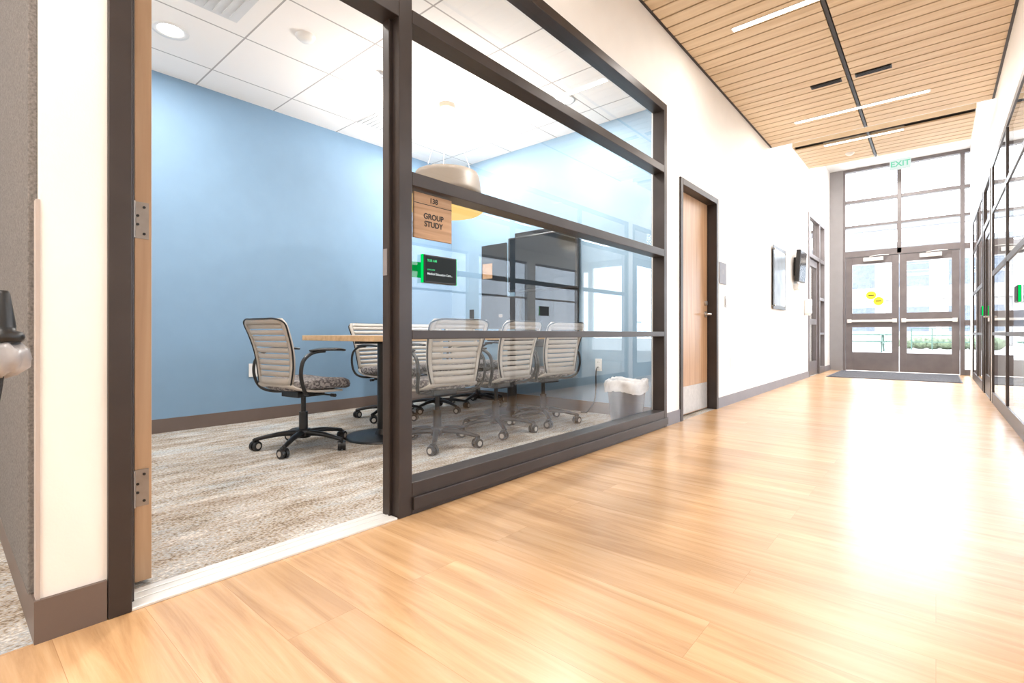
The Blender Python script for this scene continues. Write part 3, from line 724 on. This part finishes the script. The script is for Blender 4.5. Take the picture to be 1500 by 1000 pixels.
MB().tube([(0, -0.012, -0.02), (0, -0.05, -0.06), (-0.01, -0.05, -0.31), (-0.08, -0.07, -0.44), (-0.11, -0.08, -0.452), (-0.14, -0.10, -0.452)], 0.006, seg=8).make('cord', 'black', parent=oc, label='black power cord')
# waste bin
e = empty('waste_bin', (-2.02, 3.87, 0), 'dark slate waste bin with a white plastic liner', 'waste bin')
MB().lathe([(0.0, 0.004), (0.125, 0.0), (0.13, 0.01), (0.165, 0.32), (0.172, 0.325), (0.172, 0.335), (0.158, 0.33), (0.125, 0.02), (0, 0.015)]).make('bin_body', 'bin', parent=e)
rj = [[random.uniform(-1, 1) for _ in range(64)] for _ in range(9)]
def jit(j, a):
    k = int(a/(2*math.pi)*64) % 64
    return (0.006*rj[j][k]+0.005*math.sin(7*a+j), 0.006*rj[(j+3) % 9][k]+0.010*math.sin(3*a))
MB().lathe([(0.178, 0.265), (0.184, 0.295), (0.184, 0.335), (0.178, 0.355), (0.163, 0.365), (0.150, 0.35), (0.14, 0.30), (0.13, 0.2)], seg=64, jit=jit).make('bin_liner', 'bag', parent=e, label='crumpled white plastic liner')

# curved pole stand
e = empty('floor_stand', (-1.48, 0.092, 0), 'black bent pole stand with tapered cap and grey plastic bag', 'stand')
MB().tube([(0, 0, 0.70), (0, -0.012, 0.60), (0, -0.06, 0.40), (0, -0.20, 0.12), (0, -0.30, 0.006)], 0.006, seg=12).make('pole', 'black', parent=e)
MB().lathe([(0.0, 0.012), (0.055, 0.01), (0.06, 0.0)], c=(0, -0.30, 0), seg=28).make('foot', 'black', parent=e)
MB().lathe([(0.0, 0.850), (0.010, 0.849), (0.013, 0.842), (0.022, 0.775), (0.022, 0.765), (0.034, 0.762), (0.036, 0.752), (0.033, 0.742), (0.0, 0.74)], seg=32).make('cap', 'black', parent=e)
def jit2(j, a): return (0.004*math.sin(5*a+j*2)+0.003*math.sin(9*a-j), 0.004*math.sin(4*a+j))
MB().lathe([(0.0, 0.742), (0.028, 0.738), (0.040, 0.725), (0.044, 0.706), (0.038, 0.688), (0.024, 0.675), (0.0, 0.668)], seg=40, jit=jit2).make('plastic_bag', 'graybag', parent=e)

# ------------------------------------------------------------------ signs
sg = MB().box(-0.006, 0.006, -0.109, 0.109, -0.10, 0.098).make('room_sign', 'signwood', loc=(-1.7145, 1.455, 1.276), bevel=0.0015, label='wooden room sign reading 138 GROUP STUDY on the glass', cat='sign')
MB().box(0.006, 0.0065, -0.109, 0.109, 0.050, 0.053).make('sign_line', 'ink', parent=sg)
text('138', 0.032, 'ink', sg, (0.0068, 0, 0.072), FACE_PX, bold=0.0006)
text('GROUP', 0.034, 'ink', sg, (0.0068, 0, 0.000), FACE_PX, bold=0.0008)
text('STUDY', 0.034, 'ink', sg, (0.0068, 0, -0.034), FACE_PX, bold=0.0008)
def scheduler(loc, rz, label, txt=True):
    e = MB().box(0, 0.022, -0.097, 0.097, -0.062, 0.062).make('room_scheduler', 'black', loc=loc, rot=(0, 0, rz), bevel=0.004, label=label, cat='tablet', group='room booking tablets')
    MB().box(0.004, 0.018, -0.101, -0.096, -0.062, 0.062).make('status_light', 'green', parent=e, label='green status light bar')
    MB().box(0.004, 0.018, 0.096, 0.101, -0.062, 0.062).make('status_light', 'green', parent=e, label='green status light bar')
    MB().box(0.022, 0.0228, -0.090, 0.090, -0.055, 0.055).make('screen', 'mattescreen', parent=e)
    if txt:
        text('9:58 AM', 0.016, 'greentext', e, (0.0232, -0.080, 0.036), FACE_PX, 'LEFT', ext=0.0002, bold=0.0002)
        text('AVAILABLE', 0.009, 'greentext', e, (0.0232, -0.080, -0.004), FACE_PX, 'LEFT', ext=0.0002)
        text('Medical Education Cent...', 0.0145, 'whitetext', e, (0.0232, -0.080, -0.022), FACE_PX, 'LEFT', ext=0.0002, bold=0.0002)
scheduler((-1.721, 1.49, 1.045), 0, 'black room booking tablet with glowing green edge on glass')
MB().box(-0.006, 0.0, -0.04, 0.035, -0.034, 0.034).make('reflection_plate', 'greenreflect', loc=(-1.7225, 1.365, 1.038), label='mounting plate behind the booking tablet, glowing for the green LED reflection', cat='bracket')  # dim glow paints the green LED reflection, the plate is no lamp
scheduler((0.47, 5.2, 1.05), math.pi, 'black room booking tablet on the opposite glass', False)
scheduler((0.468, 8.88, 1.05), math.pi, 'black room booking tablet beside the glazed door', False)
pl = MB().box(0, 0.008, -0.10, 0.10, -0.11, 0.11).make('door_plaque', 'basegr', loc=(WX, 5.31, 1.38), bevel=0.002, label='small dark grey plaque beside the wooden door', cat='sign')
MB().box(0.008, 0.009, -0.03, 0.03, -0.01, 0.04).make('plaque_symbol', 'gray', parent=pl)
sw = MB().box(0, 0.006, -0.036, 0.036, -0.058, 0.058).make('light_switch', 'hinge', loc=(WX, 5.42, 1.09), bevel=0.002, label='metal light switch plate beside the wooden door', cat='light switch')
MB().box(0.006, 0.010, -0.016, 0.016, -0.032, 0.032).make('rocker', 'whitepl', parent=sw)
gb = MB().box(0.02, 0.028, -0.36, 0.36, -0.43, 0.43).make('glass_board', 'black', loc=(WX, 7.67, 1.52), bevel=0.002, label='dark framed glossy glass board held off the white wall', cat='board')
for y in (-0.31, 0.31):
    for z in (-0.38, 0.38): MB().cyl((0, y, z), (0.038, y, z), 0.012, seg=14).make('standoff', 'steel', parent=gb)
MB().box(0.0285, 0.030, -0.31, 0.31, -0.38, 0.38).make('glass_face', 'slate', parent=gb)
# wall device
wm = empty('wall_monitor', (WX, 8.80, 1.80), 'compact black monitor on a bracket on the corridor wall', 'monitor')
MB().box(0, 0.05, -0.10, 0.10, -0.14, 0.14).make('bracket', 'black', parent=wm)
rt = Matrix.Translation((0.05, 0, 0)) @ Matrix.Rotation(math.radians(3), 4, 'Y')
MB().box(0.0, 0.06, -0.24, 0.24, -0.24, 0.24, rot=rt).make('monitor_case', 'black', parent=wm, bevel=0.008)
MB().box(0.06, 0.062, -0.22, 0.22, -0.22, 0.22, rot=rt).make('screen', 'screen', parent=wm)
MB().box(0.0, 0.07, -0.10, 0.10, -0.36, -0.27).make('control_box', 'whitepl', parent=wm, bevel=0.005, label='white control box under the monitor')
hs = MB().box(0, 0.10, -0.06, 0.06, -0.11, 0.13).box(0.0, 0.08, -0.05, 0.05, -0.14, -0.11).make('sanitizer_dispenser', 'whitepl', loc=(WX, 9.55, 1.20), bevel=0.012, label='white wall mounted hand sanitizer dispenser', cat='dispenser')
MB().box(0.10, 0.102, -0.03, 0.03, -0.06, 0.02).make('dispenser_window', 'gray', parent=hs)
# EXIT sign
ex = empty('exit_sign', (-0.50, 11.6, HZ), 'hanging EXIT sign with green letters on a pale panel', 'sign')
MB().cyl((0, 0, 0), (0, 0, -0.12), 0.012, seg=12).box(-0.08, 0.08, -0.03, 0.03, -0.012, 0).make('hanger', 'whitepl', parent=ex)
MB().box(-0.155, 0.155, -0.02, 0.02, -0.31, -0.12).make('sign_panel', 'exitbody', parent=ex, bevel=0.004)
text('EXIT', 0.14, 'exitgreen', ex, (0, -0.0225, -0.215), FACE_NY, bold=0.003)
MB().lathe([(0.0, -0.03), (0.03, -0.03), (0.05, -0.012), (0.055, 0.0)]).make('smoke_detector', 'whitepl', loc=(-0.9, 8.2, CZ), label='white round smoke detector on the wood slat ceiling', cat='smoke detector')

# ------------------------------------------------------------------ exterior
be = empty('building', (0, 44, 0), 'pale multi-storey building across the plaza', 'building')
bb = MB().box(-18, 6, 0, 10, 0, 6.3).box(-18.3, 6.3, -0.3, 10.2, 6.3, 6.6)
bb.box(-18.2, 6.2, -0.2, 0, 3.1, 3.35)
for i in range(9): bb.box(-18+i*3, -17.7+i*3, -0.3, 0, 0, 6.3)
bb.make('facade', 'extwall', parent=be)
wn = MB().box(-1.0, 1.0, -0.04, 0.0, 0, 1.7).make('window', 'extglass', parent=be, loc=(-16.35, 0, 0.9))
for fl in range(2):
    for i in range(8):
        if fl == 0 and i == 0: continue
        o = wn.copy(); COL.objects.link(o); o.location = (-16.35+3*i, 0, 0.9+3.1*fl)
e = empty('picnic_table', (-2.3, 26, -0.02), 'green metal picnic table on the plaza', 'table')
MB().box(-0.9, 0.9, -0.38, 0.38, 0.70, 0.75).make('table_top', 'greenpaint', parent=e)
for s_ in (-1, 1): MB().box(-0.9, 0.9, s_*0.75-0.13, s_*0.75+0.13, 0.42, 0.46).make('bench', 'greenpaint', parent=e)
for x in (-0.6, 0.6): MB().box(x-0.03, x+0.03, -0.78, 0.78, 0.36, 0.42).cyl((x, -0.6, 0), (x, -0.25, 0.7), 0.03).cyl((x, 0.6, 0), (x, 0.25, 0.7), 0.03).make('leg', 'greenpaint', parent=e)
r_ = MB()
for z in (0.35, 0.65, 0.98): r_.box(-1.5, 3.0, -0.02, 0.02, z, z+0.04)
for i in range(7): r_.box(-1.5+i*0.74, -1.45+i*0.74, -0.025, 0.025, 0, 1.02)
r_.make('railing', 'greenpaint', loc=(0.6, 30, -0.02), label='dark metal railing along the plaza edge', cat='railing')
hg = MB()
for i in range(9):
    ph = i*1.3
    hg.lathe([(max(0.001, 0.42*math.sin(math.pi*k/8)), 0.30-0.30*math.cos(math.pi*k/8)) for k in range(9)], c=(i*0.5-2.0, 0.12*math.sin(ph), 0), seg=18,
             jit=lambda j, a: (0.05*math.sin(6*a+j*1.9+ph)*math.sin(math.pi*j/8), 0.04*math.sin(5*a+ph+j)*math.sin(math.pi*j/8)))
hg.make('hedge', 'shrub', loc=(0.9, 32, -0.02), label='low green clipped hedge behind the railing', cat='hedge')
ce = MB().box(-4, 3, 16.0, 16.25, 3.45, 3.6).box(-4, 3, 19.5, 19.75, 3.45, 3.6)
for x in (-3.4, 1.9): ce.box(x, x+0.2, 16.0, 16.2, -0.02, 3.45).box(x, x+0.2, 19.5, 19.7, -0.02, 3.45).box(x, x+0.2, 12.5, 19.7, 3.6, 3.75)
ce.make('canopy_frame', 'canopy', label='pale steel canopy frame outside the entrance', cat='canopy')

# ------------------------------------------------------------------ unseen ceiling fixtures in adjoining rooms, entry and corridor
def fixture(x, y, z, p, sx, sy, label='unseen flat white ceiling light panel'):
    e = MB().box(-sx/2-0.02, sx/2+0.02, -sy/2-0.02, sy/2+0.02, -0.004, 0.004).make('unseen_panel_light', 'whitepl', loc=(x, y, z), label=label, cat='ceiling light', group='unseen flat ceiling light panels')
    MB().box(-sx/2, sx/2, -sy/2, sy/2, -0.007, -0.004).make('lens', 'glowdim', parent=e)
    lamp('unseen_panel_lamp', 'AREA', (0, 0, -0.02), p, size=sx, size_y=sy, parent=e)
for y in (2.6, 4.6, 6.6, 9.5): fixture(2.3, y, RZ+0.02, 45, 0.6, 1.2)
fixture(-2.6, 10.7, 2.95, 60, 0.6, 0.6)
fixture(-0.6, 9.9, HZ, 150, 0.9, 0.9)
fixture(-3.0, -1.2, RZ, 28, 0.6, 0.6)  # added light that lifts the dim fabric panel in the alcove
fixture(-0.6, -2.2, CZ-0.004, 78, 1.2, 1.0)  # added behind the camera to make up for the dimmed strips

# world
W = bpy.data.worlds.new('World'); S.world = W; W.use_nodes = True
nt = W.node_tree; bg = nt.nodes['Background']
bg.inputs[0].default_value = (0.88, 0.93, 1.0, 1); bg.inputs[1].default_value = 10.5

# camera
cam = bpy.data.cameras.new('Camera'); co = bpy.data.objects.new('Camera', cam); COL.objects.link(co)
co.location = (0, 0, 0.76); co.rotation_euler = (R90, 0, math.atan(621/725))
cam.sensor_width = 36; cam.lens = 725*36/1500; cam.shift_y = -12/1500; cam.clip_start = 0.02; cam.clip_end = 300
S.camera = co
